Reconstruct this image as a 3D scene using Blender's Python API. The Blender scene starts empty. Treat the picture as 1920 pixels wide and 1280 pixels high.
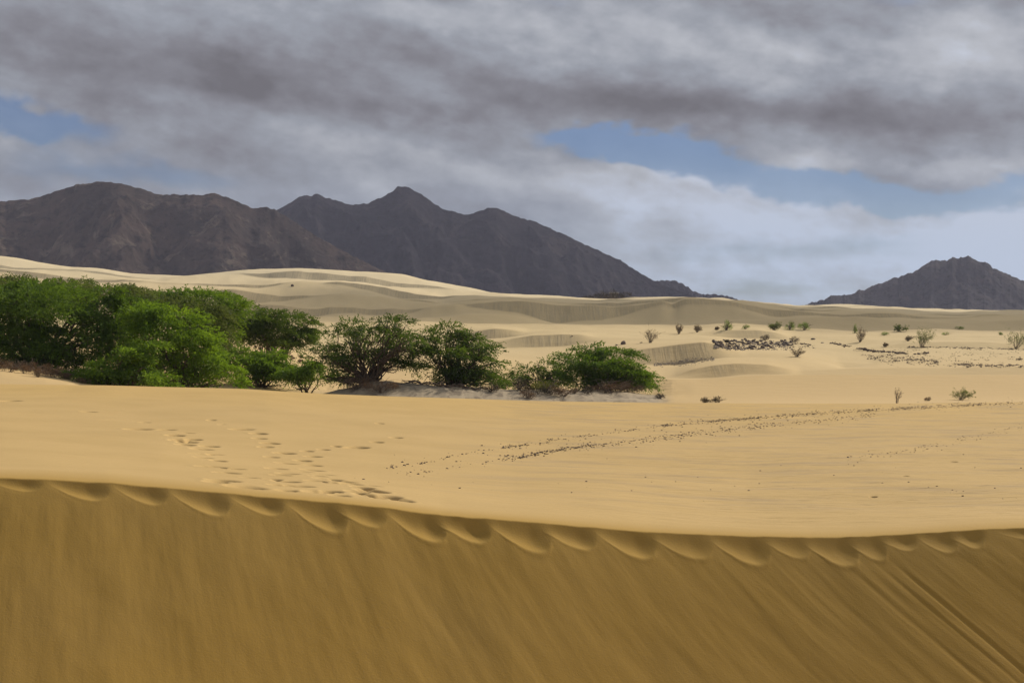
import bpy, math, random
import numpy as np
from mathutils import Vector
random.seed(7); RS = np.random.RandomState(11)
sc = bpy.context.scene; C = sc.collection
R = math.radians

# ------------------------------------------------------------------ camera, sky, sun, exposure
F = 2600.0; VH = 575.0                       # focal length and horizon row of the 1920x1280 photograph
cd = bpy.data.cameras.new('camera'); cam = bpy.data.objects.new('camera', cd); C.objects.link(cam)
cd.sensor_width = 36; cd.lens = F/1920*36; cd.clip_start = 0.1; cd.clip_end = 20000
cam.location = (0, 0, 0); cam.rotation_euler = (R(90) - math.atan((640-VH)/F), 0, 0)
sc.camera = cam
SUN_AZ, SUN_EL = 44.0, 32.0                  # degrees to the right of the view, above the horizon
sd = bpy.data.lights.new('sun', 'SUN'); sun = bpy.data.objects.new('sun', sd); C.objects.link(sun)
sd.energy = 4.6; sd.angle = R(1.6); sd.color = (1.0, 0.92, 0.78)
SV = Vector((math.cos(R(SUN_EL))*math.sin(R(SUN_AZ)), math.cos(R(SUN_EL))*math.cos(R(SUN_AZ)), math.sin(R(SUN_EL))))
sun.rotation_euler = SV.to_track_quat('Z', 'Y').to_euler()
sc.view_settings.view_transform = 'Standard'; sc.view_settings.look = 'None'
sc.view_settings.exposure = 0.0; sc.view_settings.gamma = 1.0
sc.cycles.max_bounces = 6; sc.cycles.diffuse_bounces = 3; sc.cycles.volume_bounces = 0
sc.cycles.transparent_max_bounces = 8

class NT:
    """small helper for node trees"""
    def __init__(s, nt): s.nt = nt
    def n(s, t, **k):
        nd = s.nt.nodes.new(t)
        for a, b in k.items(): setattr(nd, a, b)
        return nd
    def put(s, sock, v):
        if hasattr(v, 'is_linked') or isinstance(v, bpy.types.NodeSocket): s.nt.links.new(v, sock)
        else: sock.default_value = v
    def m(s, op, a, b=0.0, c=0.0, clamp=False):
        nd = s.n('ShaderNodeMath', operation=op, use_clamp=clamp)
        s.put(nd.inputs[0], a); s.put(nd.inputs[1], b); s.put(nd.inputs[2], c); return nd.outputs[0]
    def noise(s, vec, scale, detail=4, rough=.5, dist=0.0):
        nd = s.n('ShaderNodeTexNoise'); s.put(nd.inputs['Vector'], vec); nd.inputs['Scale'].default_value = scale
        nd.inputs['Detail'].default_value = detail; nd.inputs['Roughness'].default_value = rough
        nd.inputs['Distortion'].default_value = dist; return nd.outputs['Fac']
    def smooth(s, v, a, b, lo=0.0, hi=1.0):
        nd = s.n('ShaderNodeMapRange', interpolation_type='SMOOTHSTEP'); s.put(nd.inputs[0], v)
        for i, q in zip((1, 2, 3, 4), (a, b, lo, hi)): s.put(nd.inputs[i], q)
        return nd.outputs[0]
    def mix(s, f, a, b):
        nd = s.n('ShaderNodeMix', data_type='RGBA'); s.put(nd.inputs[0], f)
        for i, q in ((6, a), (7, b)):
            s.put(nd.inputs[i], (*q, 1) if isinstance(q, tuple) and len(q) == 3 else q)
        return nd.outputs[2]
    def comb(s, x, y, z=0.0):
        nd = s.n('ShaderNodeCombineXYZ'); s.put(nd.inputs[0], x); s.put(nd.inputs[1], y); s.put(nd.inputs[2], z); return nd.outputs[0]
    def sep(s, v):
        nd = s.n('ShaderNodeSeparateXYZ'); s.put(nd.inputs[0], v); return nd.outputs

def make_world():
    w = bpy.data.worlds.new('World'); sc.world = w; w.use_nodes = True
    w.node_tree.nodes.clear(); T = NT(w.node_tree)
    sky = T.n('ShaderNodeTexSky', sky_type='NISHITA', sun_disc=False)
    sky.sun_elevation = R(SUN_EL); sky.sun_rotation = R(SUN_AZ); sky.dust_density = .3; sky.ozone_density = 3
    co = T.n('ShaderNodeTexCoord').outputs['Generated']
    x, y, z = T.sep(co)[:3]
    az = T.m('ARCTAN2', x, y); el = T.m('ARCSINE', z)
    zc = T.m('MAXIMUM', z, 0.0)
    dn = T.m('ADD', zc, 0.09)
    P = T.comb(T.m('DIVIDE', x, dn), T.m('DIVIDE', y, dn), 0.0)      # a cloud deck seen in perspective
    n1 = T.noise(P, 0.85, 4, .5, .0)
    els = T.m('ADD', el, T.m('MULTIPLY', az, .20))      # the banks of cloud dip to the right
    n2 = T.noise(T.comb(az, T.m('MULTIPLY', els, 2.7), 3.1), 8.5, 5, .5, .0)
    n3 = T.noise(T.comb(az, T.m('MULTIPLY', els, 2.1), 8.7), 24.0, 6, .55, .0)
    n4 = T.noise(T.comb(az, T.m('MULTIPLY', el, 1.6), 1.3), 22.0, 3, .6)
    n5 = T.noise(T.comb(az, T.m('MULTIPLY', el, 1.6), 7.3), 22.0, 3, .6)
    # warped direction so that the edges of every bank are ragged
    azw = T.m('ADD', az, T.m('MULTIPLY', T.m('SUBTRACT', n4, .5), .06))
    elw = T.m('ADD', el, T.m('MULTIPLY', T.m('SUBTRACT', n5, .5), .03))
    def g(u, v, su, sv, k, amp):
        a0, e0 = (u-960)/F, (VH-v)/F
        da = T.m('SUBTRACT', azw, a0)
        de = T.m('SUBTRACT', T.m('SUBTRACT', elw, e0), T.m('MULTIPLY', da, -k))
        q = T.m('ADD', T.m('POWER', T.m('ABSOLUTE', T.m('DIVIDE', da, su/F)), 2.0), T.m('POWER', T.m('ABSOLUTE', T.m('DIVIDE', de, sv/F)), 2.0))
        return T.m('MULTIPLY', T.m('EXPONENT', T.m('MULTIPLY', q, -1.0)), amp)
    def total(L):
        s = L[0]
        for q in L[1:]: s = T.m('ADD', s, q)
        return s
    gaps = total([g(1150, 268, 140, 24, .05, 1.25), g(1290, 305, 130, 26, .12, .9), g(1560, 362, 190, 27, .13, 1.15), g(1700, 395, 90, 22, .1, .5), g(1880, 372, 120, 26, -.1, .8),
                  g(70, 252, 160, 36, .10, 1.05), g(-60, 225, 160, 40, 0, .7), g(250, 340, 320, 34, .05, .55), g(620, 30, 80, 20, 0, .1),
                  g(1750, 20, 260, 34, .05, .40), g(1000, 10, 200, 22, .05, .35), g(1500, 470, 500, 40, 0, .42), g(1450, 555, 300, 40, 0, .5)])
    light = total([g(1330, 385, 330, 48, .17, .33), g(1420, 355, 240, 20, .20, .22), g(1240, 320, 120, 16, .2, .12), g(1850, 400, 110, 16, 0, .15), g(1780, 450, 240, 40, 0, .25), g(1480, 500, 600, 70, .05, .20), g(1000, 75, 200, 55, .2, .26), g(520, 250, 130, 26, .15, .20),
                   g(1560, 110, 380, 52, .08, .24), g(1500, 322, 80, 24, .0, .30), g(1760, 330, 130, 22, .05, .26), g(850, 240, 200, 22, .1, .12), g(1850, 430, 130, 50, 0, .2),
                   g(700, 330, 500, 40, .1, .06), g(930, 330, 160, 30, .2, .1), g(330, 20, 500, 40, .1, .06), g(1800, 130, 200, 60, 0, .1)])
    dark = total([g(260, 110, 420, 50, .10, .24), g(640, 200, 420, 38, .12, .26), g(1150, 190, 330, 34, .10, .27), g(1680, 235, 420, 40, .08, .33), g(820, 80, 200, 30, .15, .16),
                  g(330, 225, 260, 26, .1, .16), g(1400, 40, 300, 26, .1, .10), g(1850, 45, 160, 22, .1, .12), g(250, 330, 350, 50, 0, .05)])
    cov = T.m('ADD', T.m('SUBTRACT', T.m('ADD', T.m('MULTIPLY', n2, .55), T.m('MULTIPLY', n1, .5)), gaps), T.m('MULTIPLY', T.m('SUBTRACT', n3, .5), .22))
    cov = T.smooth(cov, -.24, .26, .20, 1.0)
    br = T.m('ADD', T.m('SUBTRACT', light, dark), T.m('ADD', T.m('MULTIPLY', T.m('SUBTRACT', n2, .5), .55), T.m('MULTIPLY', T.m('SUBTRACT', n3, .5), .30)))
    n6 = T.noise(T.comb(az, T.m('MULTIPLY', els, 2.2), 5.7), 15.0, 6, .50, .0)
    n7 = T.noise(T.comb(az, T.m('MULTIPLY', el, 1.5), 2.7), 48.0, 5, .55, .0)
    br = T.m('ADD', br, T.m('ADD', T.m('MULTIPLY', T.m('SUBTRACT', n6, .5), .60), T.m('MULTIPLY', T.m('SUBTRACT', n7, .5), .38)))
    br = T.m('ADD', br, T.m('MULTIPLY', T.m('SUBTRACT', n1, .5), .25))
    br = T.m('ADD', br, T.m('MULTIPLY', T.smooth(el, .11, .0, 0, .30), T.smooth(az, -.12, .16, .2, 1.0)))
    ramp = T.n('ShaderNodeValToRGB'); T.put(ramp.inputs[0], T.m('ADD', br, .47, clamp=True))
    e = ramp.color_ramp.elements
    e[0].position = 0.0; e[0].color = (.125, .120, .130, 1)
    e[1].position = 1.0; e[1].color = (.62, .67, .77, 1)
    for p, c in ((.25, (.205, .206, .230)), (.5, (.305, .328, .372)), (.75, (.470, .490, .530))):
        q = e.new(p); q.color = (*c, 1)
    b1 = T.n('ShaderNodeBackground'); tn = T.n('ShaderNodeMix', data_type='RGBA', blend_type='MULTIPLY'); tn.inputs[0].default_value = 1; T.put(tn.inputs[6], sky.outputs[0]); tn.inputs[7].default_value = (.58, .77, 1.12, 1)
    T.put(b1.inputs[0], tn.outputs[2]); b1.inputs[1].default_value = .053
    b2 = T.n('ShaderNodeBackground'); bt = T.n('ShaderNodeMix', data_type='RGBA', blend_type='MULTIPLY'); T.put(bt.inputs[0], T.smooth(el, .12, .03)); T.put(bt.inputs[6], ramp.outputs[0]); bt.inputs[7].default_value = (.90, .98, 1.06, 1); T.put(b2.inputs[0], bt.outputs[2]); b2.inputs[1].default_value = 1.0
    mx = T.n('ShaderNodeMixShader'); T.put(mx.inputs[0], cov); T.put(mx.inputs[1], b1.outputs[0]); T.put(mx.inputs[2], b2.outputs[0])
    out = T.n('ShaderNodeOutputWorld'); T.put(out.inputs[0], mx.outputs[0])
    w.cycles.sampling_method = 'MANUAL'; w.cycles.sample_map_resolution = 512
make_world()

# ------------------------------------------------------------------ helpers
def tag(o, label=None, cat=None, group=None, kind=None):
    if label: o['label'] = label
    if cat: o['category'] = cat
    if group: o['group'] = group
    if kind: o['kind'] = kind
    return o
def link(name, me, mat=None, parent=None):
    if mat and not me.materials: me.materials.append(mat)
    o = bpy.data.objects.new(name, me); C.objects.link(o)
    if parent: o.parent = parent
    return o
def mesh_np(name, V, Fq, smooth=True, attr=None):
    """V (n,3) float, Fq (m,k) int faces"""
    me = bpy.data.meshes.new(name); V = np.ascontiguousarray(V, dtype=np.float32); Fq = np.ascontiguousarray(Fq, dtype=np.int32)
    k = Fq.shape[1]; m = len(Fq)
    me.vertices.add(len(V)); me.vertices.foreach_set('co', V.ravel())
    me.loops.add(m*k); me.loops.foreach_set('vertex_index', Fq.ravel())
    me.polygons.add(m); me.polygons.foreach_set('loop_start', np.arange(0, m*k, k, dtype=np.int32))
    me.polygons.foreach_set('use_smooth', np.full(m, smooth))
    if attr is not None:
        a = me.attributes.new('tone', 'FLOAT', 'FACE'); a.data.foreach_set('value', np.asarray(attr, dtype=np.float32))
    me.update(calc_edges=True); return me
def grid_faces(nr, nc):
    i = np.arange(nr-1)[:, None]*nc + np.arange(nc-1)[None, :]
    return np.stack([i, i+1, i+nc+1, i+nc], -1).reshape(-1, 4)
_perm = RS.permutation(256); _perm = np.concatenate([_perm, _perm]); _ga = RS.rand(256)*2*np.pi
_gx, _gy = np.cos(_ga), np.sin(_ga)
def perlin(x, y):
    xi = np.floor(x).astype(int); yi = np.floor(y).astype(int); fx = x-xi; fy = y-yi
    u = fx*fx*fx*(fx*(fx*6-15)+10); v = fy*fy*fy*(fy*(fy*6-15)+10)
    def gr(ix, iy, dx, dy):
        h = _perm[_perm[ix & 255] + (iy & 255)]; return _gx[h]*dx + _gy[h]*dy
    a = gr(xi, yi, fx, fy); b = gr(xi+1, yi, fx-1, fy); c = gr(xi, yi+1, fx, fy-1); d = gr(xi+1, yi+1, fx-1, fy-1)
    return (a*(1-u)+b*u)*(1-v) + (c*(1-u)+d*u)*v
def fbm(x, y, o=4, g=.5):
    s = 0; a = 1.0
    for i in range(o): s = s + a*perlin(x*2**i + 17.3*i, y*2**i - 9.1*i); a *= g
    return s
def ridged(x, y, o=4, g=.5):
    s = 0; a = 1.0
    for i in range(o): s = s + a*(1-2*np.abs(perlin(x*2**i + 7.7*i, y*2**i + 3.1*i))); a *= g
    return s
def sstep(x, a, b):
    t = np.clip((x-a)/(b-a), 0, 1); return t*t*(3-2*t)

def bands(prev, nxt, dc, k, n):
    """foot of the next slip face: part of the way up, the rest is the low back slope before it"""
    f = np.clip(.42+(.26 if k > 3 else 0)+1.25*fbm(UC/(210.+25*k)+k*3.7, UC*0+k, 2), .02, .985)
    vf = prev-.6+(nxt-prev)*f; h = np.maximum((vf-nxt)/F*dc, .05)
    return dc-np.maximum(h/.62, 1.0), vf
# ------------------------------------------------------------------ terrain: rows of real points running across the land, near to far
UC = np.concatenate([np.linspace(-2600, -450, 50, endpoint=False), np.linspace(-450, -60, 110, endpoint=False), np.linspace(-60, 1980, 1260), np.linspace(1980, 2700, 201)[1:], np.linspace(2700, 4500, 41)[1:]])
NC = len(UC)
def K(pts):
    a = np.array(pts, float)
    # smooth interpolation through the traced points
    y = np.interp(UC, a[:, 0], a[:, 1]); 
    k = np.ones(9)/9; yp = np.pad(y, 4, mode='edge'); return np.convolve(yp, k, 'valid')
def KD(pts):
    a = np.array(pts, float); return np.interp(UC, a[:, 0], a[:, 1])
rows = []      # (name, d array, z array, sharp, n rows up to the next one)
def row(name, d, v=None, z=None, sharp=False, n=6):
    d = d*np.ones(NC) if np.isscalar(d) else d
    if v is not None: z = -(v-VH)/F*d
    z = z*np.ones(NC) if np.isscalar(z) else z
    rows.append((name, d, z, sharp, n)); return d, z
crest_pts = [(-2600, 860), (-400, 880), (0, 896), (85, 899), (200, 905), (315, 915), (430, 925), (535, 935), (640, 943), (720, 952), (830, 966), (920, 973), (1010, 980), (1110, 989), (1220, 998), (1330, 1003), (1420, 1006), (1520, 1008), (1600, 1007), (1700, 1002), (1780, 997), (1840, 993), (1920, 990), (2100, 985), (4500, 960)]
vC = K(crest_pts); dC = KD([(-2600, 12.6), (0, 15), (960, 16), (1920, 17.3), (4500, 19.5)])
zC = -(vC-VH)/F*dC
HF = 3.2
row('behind', -70.0, z=-9.0, n=4); row('b2', -20.0, z=-3.2, n=5); row('cam', -1.0, z=-1.75, n=4); row('cam2', 4.0, z=-2.05, n=6)
row('camslope', 7.6, z=-3.9, n=6)
row('trough', dC-HF/.71-.35, z=zC-HF-.1, n=14)
row('slipmid', dC-HF/.71*.75, z=zC-HF*.77, n=310)
row('brink', dC, z=zC, sharp=True, n=26)
NEAR_BRINK = 7
vB1 = vC-20; row('B1', dC+3.2, v=vB1, n=300)
row('B2', 27.0, v=K([(-2600, 800), (0, 834), (300, 850), (700, 886), (960, 903), (1400, 916), (1920, 910), (4500, 880)]), n=280)
row('B3', 40.0, v=K([(-2600, 760), (0, 785), (500, 806), (960, 838), (1400, 846), (1920, 838), (4500, 800)]), n=100)
row('B4', 56.0, v=K([(-2600, 730), (0, 747), (500, 760), (960, 786), (1400, 793), (1920, 785), (4500, 760)]), n=60)
vR = K([(-2600, 712), (-200, 718), (0, 720), (200, 722), (460, 729), (600, 738), (800, 745), (960, 750), (1100, 753), (1230, 755), (1500, 757), (1700, 757), (1920, 754), (4500, 740)])
dR, zR = row('R', 76.0, v=vR, sharp=False, n=8)
wl = 1-sstep(UC, 1180, 1330); wq = 1-sstep(UC, 120, 230)
row('Rb', 82.0, z=zR-2.0*wl*(1-wq)-.42*(1-wl)-.35*wq, n=14)
SPLIT = len(rows)-1
row('H2', KD([(-2600, 90), (0, 90), (200, 91), (330, 102), (4500, 102)]), v=K([(-2600, 685), (0, 697), (60, 704), (120, 713), (180, 722), (300, 729), (450, 730), (600, 745), (1230, 748), (1400, 746), (1920, 745.5), (4500, 740)]), n=24)
row('H3', KD([(-2600, 124), (900, 124), (1260, 109), (4500, 109)]), v=K([(-2600, 650), (0, 655), (430, 690), (600, 715), (900, 722), (1230, 735), (1300, 729), (1920, 727), (4500, 710)]), n=24)
vD1 = K([(-2600, 600), (0, 615), (400, 632), (600, 680), (900, 690), (1100, 706), (1228, 711), (1310, 711), (1430, 703), (1480, 703), (1920, 703), (4500, 700)])
dd1 = KD([(-2600, 150), (900, 150), (1260, 117), (4500, 117)])
d1, z1 = row('D1', dd1, v=vD1, sharp=True, n=6)
wr = sstep(UC, 1150, 1260)
row('D1b', dd1+5, z=z1-.15-.45*wr, n=6)
vf = K([(-2600, 597), (0, 611), (400, 628), (600, 674), (900, 683), (1100, 700), (1250, 709.5), (1340, 709), (1480, 702), (1500, 704), (1920, 706), (4500, 704)])
row('S1f', 162.0, v=vf, sharp=True, n=22)
vs1 = K([(-2600, 596), (0, 610), (400, 627), (600, 671), (900, 680), (1100, 696), (1245, 708), (1262, 706), (1300, 692), (1340, 685), (1380, 683), (1440, 684.5), (1475, 691), (1500, 697), (1600, 691), (1700, 689), (1920, 688), (4500, 690)])
row('S1c', KD([(-2600, 170), (1250, 165), (1480, 165), (1600, 167), (4500, 167)]), v=vs1, sharp=True, n=20)
vg1 = K([(-2600, 594), (0, 607), (400, 623), (600, 655), (900, 668), (1100, 682), (1180, 684), (1270, 684), (1330, 673), (1360, 669), (1500, 668), (1560, 683), (1580, 690.5), (1604, 689), (1650, 680), (1700, 676), (1920, 675), (4500, 674)])
row('G1', 187.0, v=vg1, sharp=True, n=22)
vs2 = K([(-2600, 593), (0, 606), (400, 622), (600, 654), (900, 667), (1100, 676), (1140, 664), (1180, 657), (1240, 650), (1290, 643), (1320, 640), (1345, 644), (1370, 655), (1400, 662), (1500, 665), (1560, 676), (1572, 679), (1632, 681.5), (1655, 678), (1700, 673), (1920, 672), (4500, 670)])
row('S2c', 191.5, v=vs2, sharp=True, n=18)
vg2 = K([(-2600, 591), (0, 603), (400, 618), (590, 640), (900, 650), (1000, 651), (1060, 648), (1120, 640), (1345, 636), (1480, 652), (1600, 656), (1650, 654), (1720, 652), (1920, 655), (4500, 650)])
row('G2', 216.0, v=vg2, sharp=True, n=20)
vs3 = K([(-2600, 590), (0, 602), (400, 617), (590, 639), (850, 648), (900, 645), (960, 636), (1000, 629), (1050, 626), (1090, 627), (1115, 631.5), (1150, 634), (1345, 635), (1480, 650), (1600, 653), (1660, 648), (1700, 641.5), (1920, 643), (4500, 640)])
row('S3c', 219.5, v=vs3, sharp=True, n=16)
vg3 = K([(-2600, 588), (0, 600), (400, 612), (590, 625), (890, 637.5), (940, 634), (990, 627), (1050, 621), (1100, 622), (1300, 629), (1380, 634.5), (1480, 635.5), (1550, 634), (1700, 632), (1920, 634), (4500, 630)])
row('G3', 243.0, v=vg3, sharp=True, n=18)
vs4 = K([(-2600, 587), (0, 599), (400, 611), (590, 622), (850, 628), (890, 621), (930, 617), (965, 619), (990, 623), (1050, 619.5), (1100, 620), (1300, 625), (1370, 621), (1420, 620), (1450, 623.5), (1485, 633), (1550, 631), (1700, 629), (1920, 631), (4500, 628)])
row('S4c', 246.0, v=vs4, sharp=True, n=18)
vL = K([(-2600, 585), (0, 597), (400, 603), (590, 604), (780, 603), (900, 607), (1030, 609), (1150, 607), (1280, 609), (1380, 607), (1450, 611), (1500, 616), (1600, 620), (1750, 619), (1920, 621), (4500, 615)])
dL, zL = row('L', 276.0, v=vL, sharp=True, n=5)
row('Lb', 286.0, z=zL-1.3, n=6)
vb1f = K([(-2600, 586), (400, 604), (1920, 622), (4500, 615)])
row('BD1f', 300.0, v=np.maximum(vb1f, vL+1), n=14)
vb1 = K([(-2600, 580), (0, 588), (400, 592), (520, 598), (590, 595), (640, 591), (700, 592), (770, 599), (830, 595), (880, 589), (930, 588), (965, 591), (1000, 599), (1040, 607), (1280, 607), (1340, 603), (1450, 597), (1540, 593), (1620, 594), (1700, 600), (1780, 605), (1850, 602), (1920, 600), (4500, 600)])
db, zb = row('BD1c', 312.0, v=vb1, sharp=True, n=6)
row('BD1b', 322.0, z=zb-.7, n=6)
vb2f = K([(-2600, 578), (0, 585), (400, 588), (590, 590), (640, 588), (700, 588), (770, 595), (880, 592), (965, 594), (1040, 607), (1280, 607), (1450, 600), (1540, 595), (1920, 601), (4500, 600)])
vb2 = K([(-2600, 574), (0, 575), (400, 572), (480, 575), (560, 574), (620, 571), (680, 577), (760, 578), (830, 571), (873, 565), (940, 561), (1000, 566), (1060, 573), (1150, 577), (1200, 573), (1244, 568), (1262, 576), (1280, 564), (1320, 560), (1380, 566), (1440, 577), (1500, 586), (1560, 588), (1640, 584), (1720, 590), (1800, 596), (1920, 594), (4500, 590)])
df, vf_ = bands(vb1, vb2, 346., 2, 0); row('BD2fb', 328.0, v=vb1+2, n=6); row('BD2f', df, v=vf_, sharp=True, n=16)
d2, z2 = row('BD2c', 346.0, v=vb2, sharp=True, n=6)
row('BD2b', 356.0, z=z2-.9, n=6)
vb3 = K([(-2600, 560), (0, 530), (300, 546), (400, 541), (440, 542), (480, 550), (530, 555), (600, 552), (660, 555), (740, 563), (830, 566), (900, 558), (1000, 561), (1080, 567), (1160, 569), (1245, 562), (1300, 558), (1380, 563), (1440, 572), (1520, 581), (1600, 583), (1700, 587), (1800, 589), (1920, 587), (4500, 585)])
df, vf_ = bands(vb2, vb3, 392., 3, 0); row('BD3fb', 368.0, v=vb2+1.5, n=6); row('BD3f', df, v=vf_, sharp=True, n=14)
d3, z3 = row('BD3c', 392.0, v=vb3, sharp=True, n=6)
row('BD3b', 404.0, z=z3-1.0, n=6)
vb4 = K([(-2600, 540), (0, 508), (60, 512), (130, 520), (230, 524), (300, 530), (400, 535), (487, 532), (553, 528), (640, 529), (700, 537), (760, 546), (830, 556), (900, 556), (1000, 559), (1100, 562), (1180, 565), (1250, 559), (1350, 561), (1420, 569), (1500, 576), (1560, 574), (1640, 580), (1700, 581), (1780, 586), (1850, 583), (1920, 583), (4500, 582)])
df, vf_ = bands(vb3, vb4, 450., 4, 0); row('BD4fb', 418.0, v=vb3+1.2, n=6); row('BD4f', df, v=vf_, sharp=True, n=14)
d4, z4 = row('BD4c', 450.0, v=vb4, sharp=True, n=6)
row('BD4b', 464.0, z=z4-1.3, n=6)
vb5 = K([(-2600, 535), (0, 496), (50, 503), (130, 508), (210, 512), (300, 521), (380, 517), (470, 513), (560, 508), (610, 512), (690, 519), (740, 529), (800, 537), (870, 545), (930, 549), (1000, 555), (1100, 559), (1250, 557.5), (1350, 560), (1430, 569), (1510, 573), (1580, 573), (1660, 577), (1710, 580), (1760, 581), (1850, 582), (1920, 582), (4500, 581)])
df, vf_ = bands(vb4, vb5, 530., 5, 0); row('BD5fb', 484.0, v=vb4+1, n=6); row('BD5f', df, v=vf_, sharp=True, n=12)
d5, z5 = row('BD5c', 530.0, v=vb5, sharp=True, n=6)
row('BD5b', 545.0, z=z5-1.2, n=6)
vf1 = K([(-2600, 530), (-300, 480), (0, 480), (30, 483), (70, 491), (130, 500), (190, 503), (240, 512), (300, 515), (350, 517), (390, 513), (440, 507), (500, 504), (560, 503), (640, 507), (720, 511), (760, 515), (800, 525), (850, 534), (890, 541), (930, 550), (1000, 552), (1060, 556), (1100, 559), (1160, 561.5), (1190, 558), (1250, 556), (1300, 557), (1350, 561), (1400, 566), (1450, 571), (1500, 573), (1540, 571), (1590, 570), (1650, 574), (1700, 578), (1760, 578), (1790, 583), (1850, 584), (1920, 581), (4500, 575)])
row('FAR', 610.0, v=vf1, sharp=True, n=6)
row('plain', 720.0, z=-11.0, n=4); row('plain2', 1300.0, z=-12.0, n=5); row('plain3', 2400.0, z=-11.0, n=5); row('plain4', 5200.0, z=-14.0, n=1)

def pchip_rows(rows, i0, i1):
    """all mesh rows from row i0 to row i1: cubic between rows, breaking at sharp ones"""
    D = np.array([r[1] for r in rows]); Z = np.array([r[2] for r in rows])
    h = np.diff(D, axis=0); dl = np.diff(Z, axis=0)/h
    outD, outZ = [], []
    def slope(i, side):
        if i == 0: return dl[0]
        if i == len(rows)-1: return dl[-1]
        a, b = dl[i-1], dl[i]
        if rows[i][3]: return (b if side > 0 else a)
        w1 = 2*h[i]+h[i-1]; w2 = h[i]+2*h[i-1]
        with np.errstate(divide='ignore', invalid='ignore'):
            m = (w1+w2)/(w1/a+w2/b)
        return np.where(a*b > 0, m, 0)
    for i in range(i0, i1):
        n = rows[i][4]; m0, m1 = slope(i, 1), slope(i+1, -1)
        for k in range(n):
            t = k/n
            outD.append(D[i]+h[i]*t)
            outZ.append((2*t**3-3*t*t+1)*Z[i] + (t**3-2*t*t+t)*h[i]*m0 + (-2*t**3+3*t*t)*Z[i+1] + (t**3-t*t)*h[i]*m1)
    outD.append(D[i1]); outZ.append(Z[i1])
    return np.array(outD), np.array(outZ)
def xof(D): return (UC[None, :]-960)/F*np.maximum(D, 11.0)

# --- near dune: the slope under the camera, the slip face with the stepped pits, the bowl behind
ND, NZ = pchip_rows(rows, 0, SPLIT)
NX = xof(ND)
starts = np.cumsum([0]+[r[4] for r in rows[:SPLIT]])
jb = starts[NEAR_BRINK]; jt = starts[5]
U2 = np.broadcast_to(UC, ND.shape)
VV = VH - NZ/np.maximum(ND, .5)*F
# slip face relief: slides running down to the right, softer on the left
sl = slice(jt, jb+1)
b = np.maximum(VV[sl]-vC, 0)                                 # how far below the brink
Xs = NX[sl]; fall = (zC-NZ[sl])
ang = .35+.75*sstep(Xs, -6, 5.5)
w = Xs - fall*ang
edge = sstep(b, 0, 60)
right = sstep(Xs, -5, 5)
tex = fbm(w/.20+3, fall/1.6, 4, .5)*.0038*(.4+.5*right)
tex += fbm(w/.75, fall/1.3+5, 3)*.020*(.9-.1*right)
tex += -np.maximum(ridged(w/.55+9+.25*fbm(w, fall/.8, 2), fall/2.5, 2, .4)-1.02, 0)*.005*(.15+.9*right)
tex += .006*fbm(w/.38+2, fall/.45+5, 3)*(1.2-right)+.0022*fbm(w/.12+7, fall/.5, 3)
# two long slide tracks near the right
for (u0, dd, wd) in ((1618, .005, .03), (1650, .007, .032), (1475, .002, .05), (1790, .004, .05), (1560, .005, .04)):
    x0 = (u0-960)/F*17.0; c0 = w-(x0-.25*.9); 
    tex += -dd*np.exp(-(c0/wd)**2)*sstep(fall, .22, .5)*(1-sstep(fall, 1.6, 2.6)*.6)
    tex += dd*.5*np.exp(-((c0-wd*2.2)/wd)**2)*sstep(fall, .22, .5)*(1-sstep(fall, 1.6, 2.6)*.6)
NZ[sl] += tex*edge
pk_ = np.random.RandomState(4)
pits = [(-270, -150, 34), (-145, -28, 30), (-28, 85, 22), (86, 208, 34), (208, 317, 32), (317, 432, 44), (428, 537, 32), (535, 652, 54), (622, 727, 38), (724, 838, 52), (812, 923, 46), (915, 1033, 56), (1012, 1122, 42), (1118, 1233, 50), (1222, 1340, 45), (1332, 1447, 52), (1432, 1523, 38), (1508, 1612, 54), (1590, 1665, 44), (1650, 1727, 30), (1722, 1800, 38), (1782, 1850, 34), (1868, 1960, 20), (1960, 2070, 34), (2066, 2180, 44), (2172, 2290, 36), (2284, 2396, 46), (2390, 2500, 34), (2496, 2612, 40), (-392, -268, 36)]
pd = np.zeros_like(b)
lip = np.zeros_like(b)
for (uL, uR, H) in pits:
    ci = np.where((UC > uL-25) & (UC < uR+60))[0]
    bb = b[:, ci]; W = uR-uL; us = UC[ci][None, :] - .42*bb + perlin(bb/14+uL, UC[ci][None, :]/30)*3 + perlin(bb/5+uL, UC[ci][None, :]/9)*1.2
    a = (us-uL)/W*1.0 + .10
    pk = .72
    B = H*np.where(a < pk, np.sin(np.clip(a/pk, 0, 1)*np.pi/2)**.9, np.sqrt(np.clip(1-((a-pk)/(1.02-pk))**2*.9, .05, 1)))
    q = bb/np.maximum(B, 1)
    A = sstep(a, -.02, .70)*(1-sstep(a, .66, 1.12))
    A = np.where(a < .7, np.clip(a/.7, 0, 1)**1.0, A)
    Q = np.where(q < .5, .12+.88*np.sin(np.clip(q/.5, 0, 1)*np.pi/2)**1.2, np.cos(np.clip((q-.5)/.5, 0, 1)*np.pi/2)**.8)
    g = A*Q*(.062*H/50+.012)*pk_.uniform(.8, 1.2)*(1-.30*float(sstep(np.float64(uL), 700, 1300)))
    pd[:, ci] = np.maximum(pd[:, ci], g)
    lp = np.exp(-((q-1.08)/.13)**2)*sstep(a, .0, .3)*(1-sstep(a, .85, 1.02))*.012*H/50
    lip[:, ci] = np.maximum(lip[:, ci], lp*.6)
# soften the cut a little, as dry sand would
def blur(A, n):
    for _ in range(n):
        A[1:-1] = .25*A[:-2]+.5*A[1:-1]+.25*A[2:]; A[:, 1:-1] = .25*A[:, :-2]+.5*A[:, 1:-1]+.25*A[:, 2:]
    return A
brink_notch = pd[-1].copy()
pd = blur(pd, 22); pd[-1] = brink_notch
NZ[sl] += lip-pd
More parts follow.
